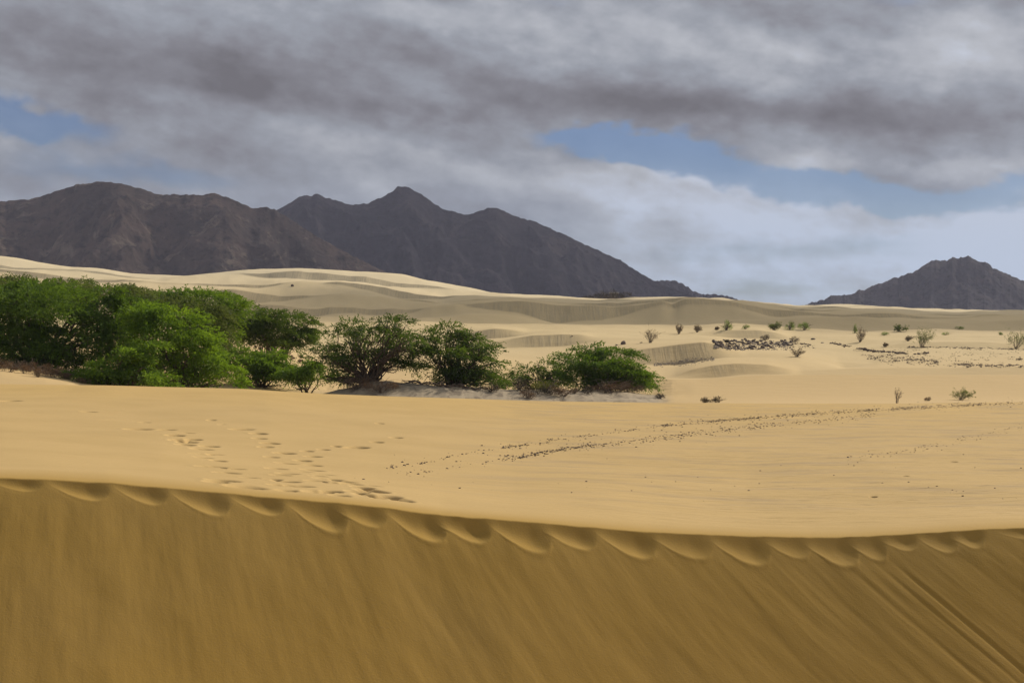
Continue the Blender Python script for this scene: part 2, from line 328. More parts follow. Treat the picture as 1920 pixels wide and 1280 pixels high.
# brink: the notches fade out a hand's breadth behind the edge
for k in range(1, 5): NZ[jb+k] -= brink_notch*(1-k/5.)
NZ[jb] += .006*fbm(NX[jb]/.25, NX[jb]*0, 3)
# bowl: broad undulation, ripples, footprints
bo = slice(jb+2, ND.shape[0])
Xb, Yb = NX[bo], ND[bo]
far = sstep(Yb-dC, 0.3, 4)*(1-sstep(Yb, 66, 76)*.8)
NZ[bo] += far*(.10*fbm(Xb/7., Yb/9., 3) + .012*fbm((Xb-Yb*.5)/1.5, (Yb+Xb*.15)/.45, 3)*(.35+sstep(Xb, -3, 6)))
NZ[bo] += far*.022*np.maximum(fbm((Xb)/.8+4, (Yb-Xb*.3)/.35, 3), .15)*sstep(Xb, -1, 5)
VV = VH - NZ/np.maximum(ND, .5)*F
def near_pt(u, v):
    c = int(np.argmin(np.abs(UC-u))); col = VV[jb+1:, c]; j = int(np.argmax(col <= v)); return NX[jb+1+j, c], ND[jb+1+j, c]
prints = [(259,805,1.4),(311,806,1),(328,816,1),(336,825,1),(348,812,.9),(361,824,.9),(350,829,1),(347,834,1),(391,837,1),(378,842,1.1),(377,852,1),(402,852,.8),(380,858,.9),(409,864,.8),(395,875,1.2),(437,879,1),(425,887,1.1),(418,901,1.3),(403,904,.9),(460,914,1.4),(469,896,.8),(453,805,1.3),(485,813,1),(486,822,.8),(506,831,1),(497,838,.8),(533,850,1.1),(509,857,.8),(537,869,1),(519,879,1),(540,888,1),(526,891,.9),(537,903,1.1),(509,899,.8),(561,912,1.1),(537,921,.8),(595,923,1.1),(587,856,.9),(567,864,.9),(586,873,.9),(586,882,1.1),(567,885,.9),(610,890,1.1),(597,893,.8),(615,898,1.2),(592,902,.9),(645,903,1.1),(628,906,1),(662,908,1.2),(694,911,1),(681,914,1),(689,919,1),(669,922,.9),(707,922,1),(684,928,.9),(703,930,.8),(728,931,1),(712,934,.8),(752,939,1),(636,930,.8),(620,922,.9),(670,839,1.2),(706,829,.8),(742,821,.8),(606,843,.7),(575,846,.7),(630,837,.6),(712,794,.6),(270,792,.7),(396,788,.6),(525,910,.9),(547,911,.8),(655,840,.7),(20,752,1.3),(165,772,1),(415,796,.5),
          (1700,893,.35),(1790,866,.4),(1640,932,.35)]
PT = [(near_pt(u, v), s) for (u, v, s) in prints]
for ((px, py), s) in PT:
    rx = .18*s*(.6+py/60); ry = .31*s*(.6+py/60)
    jj = np.where((ND[:, NC//2] > py-1.6) & (ND[:, NC//2] < py+1.6))[0]; jj = jj[jj > jb+1]
    c0, c1 = np.searchsorted(UC, [(px-1.2)/py*F+960, (px+1.2)/py*F+960])
    sub = np.ix_(jj, np.arange(c0, c1))
    dx = (NX[sub]-px); dy = (ND[sub]-py) + dx*random.uniform(-.3, .3)
    r = np.sqrt((dx/rx)**2+(dy/ry)**2)
    NZ[sub] += s*(-.21*np.exp(-(r/.9)**4) + .006*np.exp(-((r-1.35)/.3)**2)*(dy < .1))
nearV = np.stack([NX, ND, NZ], -1).reshape(-1, 3)

# --- dune field out to the horizon
FD, FZ = pchip_rows(rows, SPLIT, len(rows)-1)
FX = xof(FD)
amp = sstep(FD, 86, 100)*(1-sstep(FD, 600, 640))
FZ += amp*(.16*fbm(FX/16, FD/22, 3)*sstep(FD, 80, 160)+.30*fbm(FX/13+5, FD/17+3, 3)*sstep(FD, 170, 230)) + sstep(FD, 300, 340)*(1-sstep(FD, 590, 612))*(1.0*fbm(FX/26+2, FD/40, 3)+.22*fbm(FX/9, FD/14, 3))
# small crinkled relief by the trees and over the stony ground
FZ += sstep(FD, 84, 92)*(1-sstep(FD, 118, 135))*(.10*fbm(FX/1.1, FD/1.5, 4)+.16*fbm(FX/3.1, FD/4, 3))*(.25+.75*sstep(np.broadcast_to(UC, FD.shape), 540, 620))*(1-sstep(np.broadcast_to(UC, FD.shape), 1230, 1290))
def bump(u, v0, d, su, sd, h):
    global FZ
    x0 = (u-960)/F*d
    FZ = FZ + h*np.exp(-((FX-x0)/su)**2-((FD-d)/sd)**2)
bump(820, 0, 100, 6.0, 4.0, .95); bump(700, 0, 101, 3.2, 3.5, .75); bump(1000, 0, 101, 4.0, 4, .35); bump(1130, 0, 103, 4.0, 4, .45); bump(1190, 0, 93, 1.5, 1.5, .85); bump(1155, 0, 92, .9, 1, .55)
bump(1400, 0, 160.5, 2.3, 1.2, .62); bump(500, 0, 115, 5, 6, .5)
bump(1800, 0, 92, 2.2, 1.0, .10)
fieldV = np.stack([FX, FD, FZ], -1).reshape(-1, 3)
AX = np.concatenate([NX[:-1], FX]); AD = np.concatenate([ND[:-1], FD]); AZ = np.concatenate([NZ[:-1], FZ])
AV = VH - AZ/np.maximum(AD, 1)*F
def ground(x, y):
    u = x/max(y, 11)*F+960; c = int(np.argmin(np.abs(UC-u))); return float(np.interp(y, AD[:, c], AZ[:, c]))
def locate(u, v, dmin=20):
    """first point of the land seen at this spot beyond dmin"""
    c = int(np.argmin(np.abs(UC-u))); col = AV[:, c]; ok = np.where((col <= v) & (AD[:, c] > dmin))[0]
    if len(ok) == 0: ok = [int(np.argmin(np.where(AD[:, c] > dmin, col, 1e9)))]
    j = ok[0]; y = AD[j, c]; return (u-960)/F*y, y, float(AZ[j, c])

# ------------------------------------------------------------------ materials
def material(name): 
    m = bpy.data.materials.new(name); m.use_nodes = True; m.node_tree.nodes.clear(); return m, NT(m.node_tree)
def finish(T, bsdf): 
    o = T.n('ShaderNodeOutputMaterial'); T.put(o.inputs[0], bsdf)
def principled(T, col, rough=.9, bump=None, strength=1.0, dist=.02, spec=.2):
    p = T.n('ShaderNodeBsdfPrincipled'); T.put(p.inputs['Base Color'], col if not isinstance(col, tuple) else (*col, 1)); T.put(p.inputs['Roughness'], rough)
    p.inputs['Specular IOR Level'].default_value = spec
    if bump is not None:
        b = T.n('ShaderNodeBump'); b.inputs['Strength'].default_value = strength; b.inputs['Distance'].default_value = dist; T.put(b.inputs['Height'], bump); T.put(p.inputs['Normal'], b.outputs[0])
    return p
def sand(name, field=False):
    m, T = material(name); P = T.n('ShaderNodeNewGeometry').outputs['Position']; x, y, z = T.sep(P)[:3]
    n = T.noise(P, .35, 4, .6); nf = T.noise(P, 45., 3, .7)
    if not field:
        c = T.mix(T.smooth(T.m('ADD', y, T.m('MULTIPLY', x, -.2)), 15.2, 19.5), (.385, .235, .052), (.56, .388, .170))  # slip face sand darkened in colour, carrying part of its shade
        c = T.mix(T.m('MULTIPLY', T.smooth(y, 46, 72), .55), c, (.60, .40, .14))
        # grey brown streaks in the sand on the right of the bowl
        st = T.noise(T.comb(T.m('ADD', T.m('MULTIPLY', x, .18), T.m('MULTIPLY', y, -.05)), T.m('ADD', T.m('MULTIPLY', y, .55), T.m('MULTIPLY', x, .12))), 1.6, 5, .65)
        msk = T.m('MULTIPLY', T.smooth(y, 18.5, 26), T.m('MULTIPLY', T.smooth(x, -4, 3), T.smooth(st, .45, .68)))
        c = T.mix(T.m('MULTIPLY', msk, .80), c, (.42, .305, .17))
        c = T.mix(T.smooth(n, .35, .75, 0, .22), c, (.40, .27, .10))
        c = T.mix(T.m('MULTIPLY', T.smooth(nf, .3, .75), .30), c, (.30, .19, .07))
        # wind ripples: fine, running across the bowl
        rp = T.noise(T.comb(T.m('ADD', T.m('MULTIPLY', x, .7), T.m('MULTIPLY', y, .25)), T.m('ADD', T.m('MULTIPLY', y, 5.5), T.m('MULTIPLY', x, -.9))), 1.5, 3, .5)
        hgt = T.m('ADD', T.m('MULTIPLY', T.m('MULTIPLY', rp, T.smooth(y, 17, 21)), 2.6), T.m('MULTIPLY', nf, .25))
        p = principled(T, c, .95, hgt, .55, .02, .1)
    else:
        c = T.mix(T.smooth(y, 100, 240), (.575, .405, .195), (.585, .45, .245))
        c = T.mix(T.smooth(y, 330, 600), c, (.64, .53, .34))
        # grey coarse sand and litter round the trees
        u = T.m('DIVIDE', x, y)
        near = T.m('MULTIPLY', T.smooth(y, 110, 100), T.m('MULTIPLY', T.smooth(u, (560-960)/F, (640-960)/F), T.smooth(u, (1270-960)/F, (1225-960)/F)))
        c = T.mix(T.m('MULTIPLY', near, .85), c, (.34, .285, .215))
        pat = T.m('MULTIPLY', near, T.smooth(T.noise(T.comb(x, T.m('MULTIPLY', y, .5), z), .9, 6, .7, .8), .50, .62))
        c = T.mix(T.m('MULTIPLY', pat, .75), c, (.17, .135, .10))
        nf2 = T.noise(P, 6.0, 4, .7)
        c = T.mix(T.smooth(nf2, .4, .8, 0, .16), c, (.38, .30, .18))
        # grain slides on the steep faces
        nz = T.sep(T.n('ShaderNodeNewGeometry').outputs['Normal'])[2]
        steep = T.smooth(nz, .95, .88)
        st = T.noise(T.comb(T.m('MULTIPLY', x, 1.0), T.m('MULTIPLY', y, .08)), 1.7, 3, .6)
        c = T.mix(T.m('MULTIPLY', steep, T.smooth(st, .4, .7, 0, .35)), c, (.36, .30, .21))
        p = principled(T, c, .95, T.m('ADD', T.m('MULTIPLY', st, steep), T.m('MULTIPLY', T.noise(T.comb(T.m('MULTIPLY', x, .4), y), .9, 4, .6), .6)), .5, .25, .1)
    finish(T, p.outputs[0]); return m
M_near = sand('sand_ochre'); M_field = sand('sand_pale', True)
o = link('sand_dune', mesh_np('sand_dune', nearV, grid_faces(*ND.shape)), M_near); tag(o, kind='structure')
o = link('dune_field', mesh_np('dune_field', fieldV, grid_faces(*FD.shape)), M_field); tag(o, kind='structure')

def rockmat(name, a, b, c, s=1.0, pale=(.30, .25, .20), amt=.5):
    m, T = material(name); P = T.n('ShaderNodeNewGeometry').outputs['Position']
    n1 = T.noise(P, .008*s, 6, .65, .4); n2 = T.noise(P, .05*s, 6, .7); n3 = T.noise(P, .022*s, 5, .7, .5)
    col = T.mix(T.smooth(n1, .35, .65), a, b); col = T.mix(T.smooth(n2, .45, .7), col, c)
    col = T.mix(T.m('MULTIPLY', T.smooth(n3, .54, .66), amt), col, pale)
    vo = T.n('ShaderNodeTexVoronoi'); T.put(vo.inputs['Vector'], P); vo.inputs['Scale'].default_value = .09*s
    col = T.mix(T.m('MULTIPLY', T.smooth(vo.outputs['Distance'], .28, .12), .55), col, (.022, .026, .014))   # scattered scrub
    p = principled(T, col, .95, T.m('ADD', n2, T.m('MULTIPLY', n3, .8)), .9, 7/s, .1)
    finish(T, p.outputs[0]); return m

# ------------------------------------------------------------------ mountains
def mountain(name, sil, d0, ang, mat, seed, zf=-14, crag=1.0, wob=60, spread=1.0):
    u = np.linspace(sil[0][0], sil[-1][0], 620); a = np.array(sil, float)
    v = np.interp(u, a[:, 0], a[:, 1]); k = np.ones(3)/3; v = np.convolve(np.pad(v, 1, mode='edge'), k, 'valid')
    d = d0 + wob*fbm(u/260+seed, u*0+seed, 3)
    zc = -(v-VH)/F*d
    px = d0/F
    zc = zc + crag*px*(2.2*fbm(u/9+seed, u*0+2.2, 3)+3.0*np.maximum(fbm(u/22+seed, u*0+5, 3), 0)) 
    h = np.maximum(zc-zf, 1.0)
    nr = 190; S = np.concatenate([np.linspace(-1, 0, nr), np.linspace(0, 1, 30)[1:]])
    D = np.zeros((len(S), len(u))); Z = np.zeros_like(D)
    Wd = h/math.tan(R(ang))*spread
    for i, s in enumerate(S):
        if s <= 0:
            D[i] = d+s*Wd; t = 1+s; Z[i] = zf+h*(.55*t+.45*t**1.9)
        else:
            D[i] = d+s*Wd*.9; t = 1-s; Z[i] = zf+h*t**1.3
    X = (u[None, :]-960)/F*D
    cr = np.clip(np.abs(S), 0, 1)[:, None]
    wx = X+95*fbm(X/260+seed, D/260, 3)
    env = np.minimum(cr*4, 1)*np.clip((1-cr)*5, 0, 1)
    Z += env*h*.28*(ridged(wx/220+seed, D/340+seed, 5, .52)-1.1)
    Z += (.25+.75*env)*4.0*fbm(X/34+seed, D/34, 5, .62)*np.clip((1-cr)*5, 0, 1)*(px/.8)
    V = np.stack([X, D, Z], -1).reshape(-1, 3)
    return tag(link(name, mesh_np(name, V, grid_faces(len(S), len(u))), mat), kind='structure')
MA = rockmat('rock_brown', (.145, .101, .080), (.084, .063, .055), (.042, .034, .033), 1.0, (.28, .22, .16), .6)
MD = rockmat('rock_far', (.125, .112, .115), (.098, .088, .098), (.055, .052, .062), .7, (.20, .16, .14), .4)
MB = rockmat('rock_mauve', (.050, .042, .052), (.037, .033, .045), (.022, .022, .032), .7, (.14, .11, .10), .35)
silA = [(-700, 470), (-400, 420), (-150, 385), (0, 379), (60, 374), (95, 364), (120, 355), (150, 346), (200, 341), (240, 347), (270, 356), (300, 366), (330, 365), (370, 367), (395, 363), (410, 364), (435, 374), (470, 389), (482, 392), (500, 389), (520, 396), (540, 408), (560, 421), (600, 447), (650, 474), (700, 499), (740, 517), (800, 545), (860, 590)]
silB = [(-500, 560), (0, 500), (300, 440), (500, 400), (522, 393), (540, 384), (553, 376), (562, 369), (580, 367), (586, 369), (592, 362), (610, 371), (635, 378), (655, 385), (688, 383), (700, 377), (715, 372), (738, 358), (746, 351), (765, 351), (778, 358), (795, 369), (815, 383), (840, 397), (845, 394), (855, 400), (880, 403), (905, 394), (918, 390), (930, 390), (950, 398), (975, 409), (1000, 415), (1040, 432), (1090, 455), (1140, 478), (1170, 493), (1200, 512), (1230, 528), (1260, 540), (1300, 555), (1400, 590)]
silC = [(1120, 560), (1180, 535), (1230, 527), (1262, 526), (1280, 531), (1300, 545), (1316, 553), (1340, 552), (1370, 557), (1400, 565), (1440, 575), (1500, 590)]
silD = [(1440, 592), (1505, 572), (1540, 563), (1563, 555), (1600, 551), (1625, 541), (1635, 535), (1665, 527), (1700, 515), (1720, 505), (1740, 494), (1750, 489), (1775, 489), (1787, 484), (1800, 484), (1815, 480), (1828, 489), (1850, 494), (1860, 502), (1890, 515), (1920, 528), (1980, 548), (2080, 570), (2200, 592)]
mountain('mountain', silA, 1900, 25, MA, 3.1)
mountain('mountain', silB, 3000, 27, MB, 8.6)
mountain('mountain', silC, 3500, 22, MB, 5.2, crag=1.4)
mountain('mountain', silD, 2900, 23, MD, 12.4, crag=1.6)

# ------------------------------------------------------------------ two unseen clouds high above, added to shade the far dunes and the mountains
def shade_cloud(cx, cy, cz, rx, ry, rz, seed, M_cloud):
    n = 90; m = 40
    th = np.linspace(0, 2*np.pi, n, endpoint=False); ph = np.linspace(-np.pi/2, np.pi/2, m)
    TH, PH = np.meshgrid(th, ph)
    ex = np.sign(np.cos(TH))*np.abs(np.cos(TH))**.7*np.cos(PH)**.6; ey = np.sign(np.sin(TH))*np.abs(np.sin(TH))**.7*np.cos(PH)**.6; ez = np.sin(PH)
    w = 1+.10*fbm(np.cos(TH)*1.6+seed, np.sin(TH)*1.6+PH*.6, 4, .6)
    X = cx+rx*ex*w; Y = cy+ry*ey*w; Z = cz+rz*ez*(np.where(ez > 0, 1.0, .5))*(1+.5*fbm(X/rx*5, Y/ry*5, 3))
    V = np.stack([X, Y, Z], -1).reshape(-1, 3)
    i = (np.arange(m-1)[:, None]*n+np.arange(n)[None, :]); j = (np.arange(m-1)[:, None]*n+(np.arange(n)+1)[None, :] % n)
    Fq = np.stack([i, j, j+n, i+n], -1).reshape(-1, 4)
    o = link('shade_cloud', mesh_np('shade_cloud', V, Fq), M_cloud); tag(o, kind='structure'); return o
def cloudmat(f):
    m, T = material('cloud_white'); p = principled(T, (.85, .85, .86), 1.0, T.noise(T.n('ShaderNodeNewGeometry').outputs['Position'], .01, 5, .6), .6, 30, 0)
    tr = T.n('ShaderNodeBsdfTransparent'); mx = T.n('ShaderNodeMixShader'); mx.inputs[0].default_value = f; T.put(mx.inputs[1], tr.outputs[0]); T.put(mx.inputs[2], p.outputs[0]); finish(T, mx.outputs[0]); return m   # thin enough for a little sun to come through
def over(x, y, z, H):
    k = (H-z)/math.tan(R(SUN_EL)); return x+k*math.sin(R(SUN_AZ)), y+k*math.cos(R(SUN_AZ)), H
x, y, z = over(165, 392, 0, 700); shade_cloud(x, y, z, 245, 98, 26, 1.0, cloudmat(.46))
x, y, z = over(60, 2650, 80, 1500); shade_cloud(x, y, z, 2300, 1250, 90, 4.0, cloudmat(.42))

# ------------------------------------------------------------------ haze
def box(name, x0, x1, y0, y1, z0, z1):
    V = [(x, y, z) for z in (z0, z1) for y in (y0, y1) for x in (x0, x1)]
    me = bpy.data.meshes.new(name); me.from_pydata(V, [], [(0, 2, 3, 1), (4, 5, 7, 6), (0, 1, 5, 4), (2, 6, 7, 3), (0, 4, 6, 2), (1, 3, 7, 5)]); return me
m, T = material('haze_air'); pv = T.n('ShaderNodeVolumePrincipled'); pv.inputs['Color'].default_value = (.76, .78, 1.0, 1); pv.inputs['Density'].default_value = HAZE = 8e-5; pv.inputs['Anisotropy'].default_value = .2
oo = T.n('ShaderNodeOutputMaterial'); T.put(oo.inputs['Volume'], pv.outputs[0])
haze = link('haze', box('haze', -9500, 9500, -90, 5230, -30, 420), m); tag(haze, kind='stuff')

# ------------------------------------------------------------------ plants
def leafmat(name, a, b, tr=.25):
    m, T = material(name); at = T.n('ShaderNodeAttribute', attribute_name='tone').outputs['Fac']
    P = T.n('ShaderNodeNewGeometry').outputs['Position']; n = T.noise(P, .55, 3, .6)
    f = T.m('ADD', T.m('MULTIPLY', at, .7), T.m('MULTIPLY', T.m('SUBTRACT', n, .42), 1.5), clamp=True)
    col = T.mix(f, a, b)
    p = principled(T, col, .65, spec=.25); t = T.n('ShaderNodeBsdfTranslucent'); tc = T.n('ShaderNodeMix', data_type='RGBA', blend_type='MULTIPLY'); tc.inputs[0].default_value = 1; T.put(tc.inputs[6], col); tc.inputs[7].default_value = (1.7, 1.55, .9, 1); T.put(t.inputs[0], tc.outputs[2])
    mx = T.n('ShaderNodeMixShader'); mx.inputs[0].default_value = tr; T.put(mx.inputs[1], p.outputs[0]); T.put(mx.inputs[2], t.outputs[0]); finish(T, mx.outputs[0]); return m
L_bright = leafmat('leaf_fresh', (.066, .135, .012), (.215, .335, .028), .42)
L_green = leafmat('leaf_green', (.050, .105, .012), (.190, .300, .030), .42)
L_deep = leafmat('leaf_deep', (.042, .088, .012), (.150, .245, .028), .36)
L_dark = leafmat('leaf_dark', (.036, .068, .012), (.120, .185, .028), .40)
L_olive = leafmat('leaf_olive', (.070, .100, .028), (.150, .190, .055), .35)
L_lime = leafmat('leaf_lime', (.110, .130, .030), (.210, .220, .050), .3)
L_brown = leafmat('leaf_brown', (.110, .070, .045), (.240, .155, .100), .15)
L_black = leafmat('leaf_blackish', (.030, .026, .018), (.075, .060, .038), .1)
L_dry = leafmat('leaf_dry', (.16, .125, .085), (.30, .24, .16), .1)
def plain(name, a, b, sc_=8., bs=.02):
    m, T = material(name); P = T.n('ShaderNodeNewGeometry').outputs['Position']; n = T.noise(P, sc_, 5, .65)
    finish(T, principled(T, T.mix(T.smooth(n, .35, .65), a, b), .9, n, .8, bs).outputs[0]); return m
M_bark = plain('bark', (.085, .062, .045), (.150, .115, .085)); M_twig = plain('twig', (.13, .10, .075), (.22, .175, .13)); M_rock = plain('rock_dark', (.062, .048, .041), (.200, .155, .125), 2.5, .08)
M_rockg = plain('rock_grey', (.26, .215, .17), (.46, .38, .29), 3., .05)

def unit(a): return a/np.maximum(np.linalg.norm(a, axis=-1, keepdims=True), 1e-6)
class Geo:
    def __init__(s): s.V = []; s.F = []; s.A = []; s.n = 0
    def add(s, V, Fq, A):
        s.V.append(V); s.F.append(Fq+s.n); s.A.append(A); s.n += len(V)
    def mesh(s, name, smooth=False): return mesh_np(name, np.concatenate(s.V), np.concatenate(s.F), smooth, np.concatenate(s.A))
def leaves(G, P, Dr, ln, wd, tone, rs):
    """kite-shaped leaf sprays at points P pointing along Dr"""
    n = len(P); side = unit(np.cross(Dr, unit(rs.randn(n, 3)+np.array([0, 0, .6])))); 
    ln = ln*(.6+.8*rs.rand(n, 1)); wd = wd*(.6+.8*rs.rand(n, 1)); up = np.cross(side, Dr)
    a = P; c = P+Dr*ln-up*0; m = P+Dr*ln*.45+up*wd*.25
    V = np.stack([a, m+side*wd*.5, c, m-side*wd*.5], 1).reshape(-1, 3)
    G.add(V, np.arange(n*4).reshape(n, 4), tone)
def tube(G, pts, r0, r1, k=5):
    pts = np.array(pts, float); n = len(pts); rad = np.linspace(r0, r1, n)
    t = unit(np.gradient(pts, axis=0)); ref = np.array([.3, .9, .1]); s1 = unit(np.cross(t, ref)); s2 = np.cross(t, s1)
    th = np.arange(k)/k*2*np.pi
    V = pts[:, None]+rad[:, None, None]*(s1[:, None]*np.cos(th)[None, :, None]+s2[:, None]*np.sin(th)[None, :, None])
    i = np.arange(n-1)[:, None]*k; j = np.arange(k)[None, :]; jn = (j+1) % k
    Fq = np.stack([i+j, i+jn, i+k+jn, i+k+j], -1).reshape(-1, 4); G.add(V.reshape(-1, 3), Fq, np.zeros(len(Fq)))
def limb(a, b, rs, wob=.12, n=6, sag=0.0):
    a = np.array(a, float); b = np.array(b, float); L = np.linalg.norm(b-a); t = np.linspace(0, 1, n)[:, None]
    p = a+(b-a)*t; p[1:-1] += rs.randn(n-2, 3)*wob*L*.35; p[:, 2] += (np.sin(t[:, 0]*np.pi)*sag*L); return p
def tree(label, d, base, lobes, leafm, dens=1.0, seed=0, stems=5, gap=0.0, group=None, leaf=(.30, .085), cat='tree', name='tree', lean=.0):
    """lobes: (u, v, ru, rv) leaf masses seen in the photograph, set at distance d with a depth of their own"""
    rs = np.random.RandomState(seed); px = d/F
    bx = (base[0]-960)*px; bz = ground(bx, d)
    root = bpy.data.objects.new(name, None); C.objects.link(root); root.location = (bx, d, bz); tag(root, label, cat, group)
    G = Geo(); W = Geo(); mr = max(l[2] for l in lobes); zb = bz
    tips = []
    for li, (u, v, ru, rv) in enumerate(lobes):
        c = np.array([(u-960)*px-bx, rs.uniform(-.7, .7)*mr*px*(.9 if len(lobes) > 1 else 0), -(v-VH)*px-bz]); r = np.array([ru*px, (ru*.55+rv*.45)*px, rv*px])
        area = 4*np.pi*((r[0]*r[1])**1.6/3+(r[0]*r[2])**1.6/3+(r[1]*r[2])**1.6/3)**(1/1.6)
        nt = int(area*25*dens*(1-gap*.45)); npad = int(np.clip(area*.55, 6, 26))
        pc = unit(rs.randn(npad, 3)*np.array([1, 1, .9])+np.array([0, -.25, .15])); pr = rs.uniform(.30, .50, (npad, 1))*np.array([[1.3, 1.1, .42]])
        pc = pc*rs.uniform(.62, .92, (npad, 1)); k = rs.randint(0, npad, nt)
        q = unit(rs.randn(nt, 3)+np.array([0, 0, .25])); core = rs.rand(nt, 1) < .16
        pu = pc[k]+q*pr[k]*(.45+.6*rs.rand(nt, 1)**.6); pu = np.where(core, q*.75*rs.rand(nt, 1), pu)
        P = c+pu*r+rs.randn(nt, 3)*.07
        P[:, 2] -= np.maximum(pu[:, 0]-pc[k][:, 0], 0)*r[0]*.25                # pads droop to leeward
        P = P[P[:, 2] > -.1+rs.rand(len(P))*.2]; tone0 = rs.rand(npad)
        gn = perlin(P[:, 0]*.9+seed, P[:, 2]*1.7+P[:, 1]*.6)+.4*perlin(P[:, 0]*2.3+seed, P[:, 2]*3.5)
        P = P[gn > (-.30+gap*.42+.10*rs.randn(len(P)))]
        q = unit((P-c)/r)
        Dr = unit(q*np.array([1, 1, .30])+rs.randn(len(P), 3)*.32+np.array([.28+lean, -.05, .10])*1.0)
        tb = np.clip(rs.rand(len(P))*.5+.12, 0, 1)
        # each frond: five leaf sprays along a drooping rib
        fl = .60*(.6+.6*rs.rand(len(P), 1))
        for k in range(6):
            t = k/5.
            pk = P+Dr*fl*t+np.array([0, 0, -1])*(fl*t*t*.35)
            dk = unit(Dr+rs.randn(len(P), 3)*.42+np.array([0, 0, -.35*t+.06]))
            leaves(G, pk, dk, leaf[0]*(.8-.25*t), leaf[1], np.clip(tb+rs.rand(len(P))*.25, 0, 1), rs)
        tips.append(c)
        for _ in range(3+int(4*gap)):
            tips.append(c+unit(rs.randn(3))*r*.55)
    cr = link('crown', G.mesh('crown'), leafm, root)
    for i in range(len(tips)):
        st = np.array([rs.uniform(-.25, .25), rs.uniform(-.25, .25), -.25]); e = tips[i]
        if e[2] < .2: e = e*np.array([1, 1, 0])+np.array([0, 0, .25])
        L = np.linalg.norm(e-st); p = limb(st, e, rs, .13, 7, .10); tube(W, p, .030+.009*L*(1.4 if i % 3 == 0 else .6), .014)
        for j in range(3):
            s = p[rs.randint(2, 6)]; e2 = s+(e-s)*.55+np.clip(rs.randn(3), -1.3, 1.3)*.11*L; e2[2] = max(e2[2], .1); tube(W, limb(s, e2, rs, .15, 4), .03, .010, 4)
    link('trunk', W.mesh('trunk', True), M_bark, root); return root

GT = 'acacia trees of the grove'
tree('tall dense green tree at the left edge with the darkest shaded front', 101, (60, 712), [(20, 600, 75, 55), (95, 572, 85, 45), (180, 600, 65, 50), (60, 650, 85, 50), (150, 655, 75, 45), (-70, 610, 70, 60), (230, 640, 50, 50), (120, 690, 60, 28), (20, 690, 50, 22), (205, 560, 35, 22), (240, 600, 50, 40), (60, 550, 70, 24)], L_deep, 1.05, 1, gap=.15, group=GT)
tree('largest bright feathery tree, sloping down to the right at the end of the grove', 97, (350, 722), [(290, 590, 50, 32), (345, 615, 55, 38), (300, 640, 55, 45), (370, 660, 50, 42), (330, 695, 60, 34), (400, 695, 44, 32), (425, 715, 28, 14), (265, 600, 40, 30), (250, 690, 36, 30)], L_bright, 1.1, 2, gap=.22, group=GT)
tree('low bright bushy tree in front of the dark left tree, its crown reaching the sand', 92, (225, 722), [(200, 698, 44, 22), (245, 703, 46, 18), (175, 710, 32, 14), (275, 698, 32, 24), (305, 714, 36, 13), (225, 672, 40, 22), (150, 704, 32, 14), (265, 655, 36, 26)], L_green, 1.1, 3, group=GT, cat='tree')
tree('rounded bright green tree behind the sloping bright one, at the back of the grove', 112, (420, 660), [(400, 575, 52, 30), (440, 585, 30, 26), (370, 565, 48, 22), (420, 620, 30, 34), (330, 560, 40, 17)], L_green, 1.0, 4, group=GT)
tree('olive green tree between the dark left tree and the rounded back tree', 108, (370, 660), [(385, 600, 44, 36), (340, 580, 52, 30), (400, 640, 36, 36), (290, 570, 36, 24)], L_olive, 1.0, 5, group=GT)
tree('wide grey green treetop along the back of the grove with a feathery flat top', 118, (230, 640), [(210, 550, 62, 22), (150, 545, 45, 20), (265, 560, 45, 22), (300, 565, 40, 18), (110, 555, 50, 25)], L_olive, .95, 6, group=GT)
tree('dull green treetop at the far left corner, behind the dark left tree', 120, (10, 640), [(0, 545, 50, 26), (50, 550, 50, 26), (-50, 545, 45, 28), (30, 530, 26, 12)], L_olive, 1.0, 7, group=GT)
tree('tiny dark round treetop poking above the back of the grove', 135, (157, 600), [(157, 532, 17, 9), (157, 545, 20, 12), (150, 565, 22, 20)], L_dark, 1.0, 8, group=GT)
tree('low wide dark green tree right of the grove, drooping to the sand on its right', 126, (510, 648), [(485, 603, 42, 28), (520, 603, 46, 28), (555, 615, 34, 28), (500, 630, 52, 20), (572, 635, 20, 20), (465, 620, 26, 24), (545, 640, 30, 14)], L_dark, 1.1, 9, group=GT)
tree('low wide bush in the dip below the dark drooping tree', 106, (490, 712), [(455, 680, 42, 26), (500, 688, 46, 26), (535, 699, 36, 19), (480, 702, 54, 15), (438, 668, 26, 16), (515, 670, 26, 14)], L_green, 1.1, 10, cat='bush', name='bush')
tree('small bush touching the open spreading tree on its left', 104, (575, 714), [(568, 690, 34, 23), (592, 703, 28, 17), (550, 705, 32, 14)], L_green, 1.1, 11, cat='bush', name='bush')
tree('open spreading tree with bare stems showing and sky gaps, left on the grey mound', 101, (690, 726), [(690, 610, 60, 11), (745, 608, 48, 11), (648, 624, 34, 9), (720, 632, 82, 13), (775, 640, 30, 9), (690, 652, 76, 13), (755, 655, 46, 12), (612, 655, 32, 7), (605, 668, 36, 6), (650, 676, 48, 10), (770, 680, 40, 9), (622, 695, 38, 8), (644, 712, 42, 9), (612, 724, 30, 7), (705, 672, 52, 12), (655, 732, 36, 6)], L_dark, 1.15, 12, gap=.55, leaf=(.26, .075))
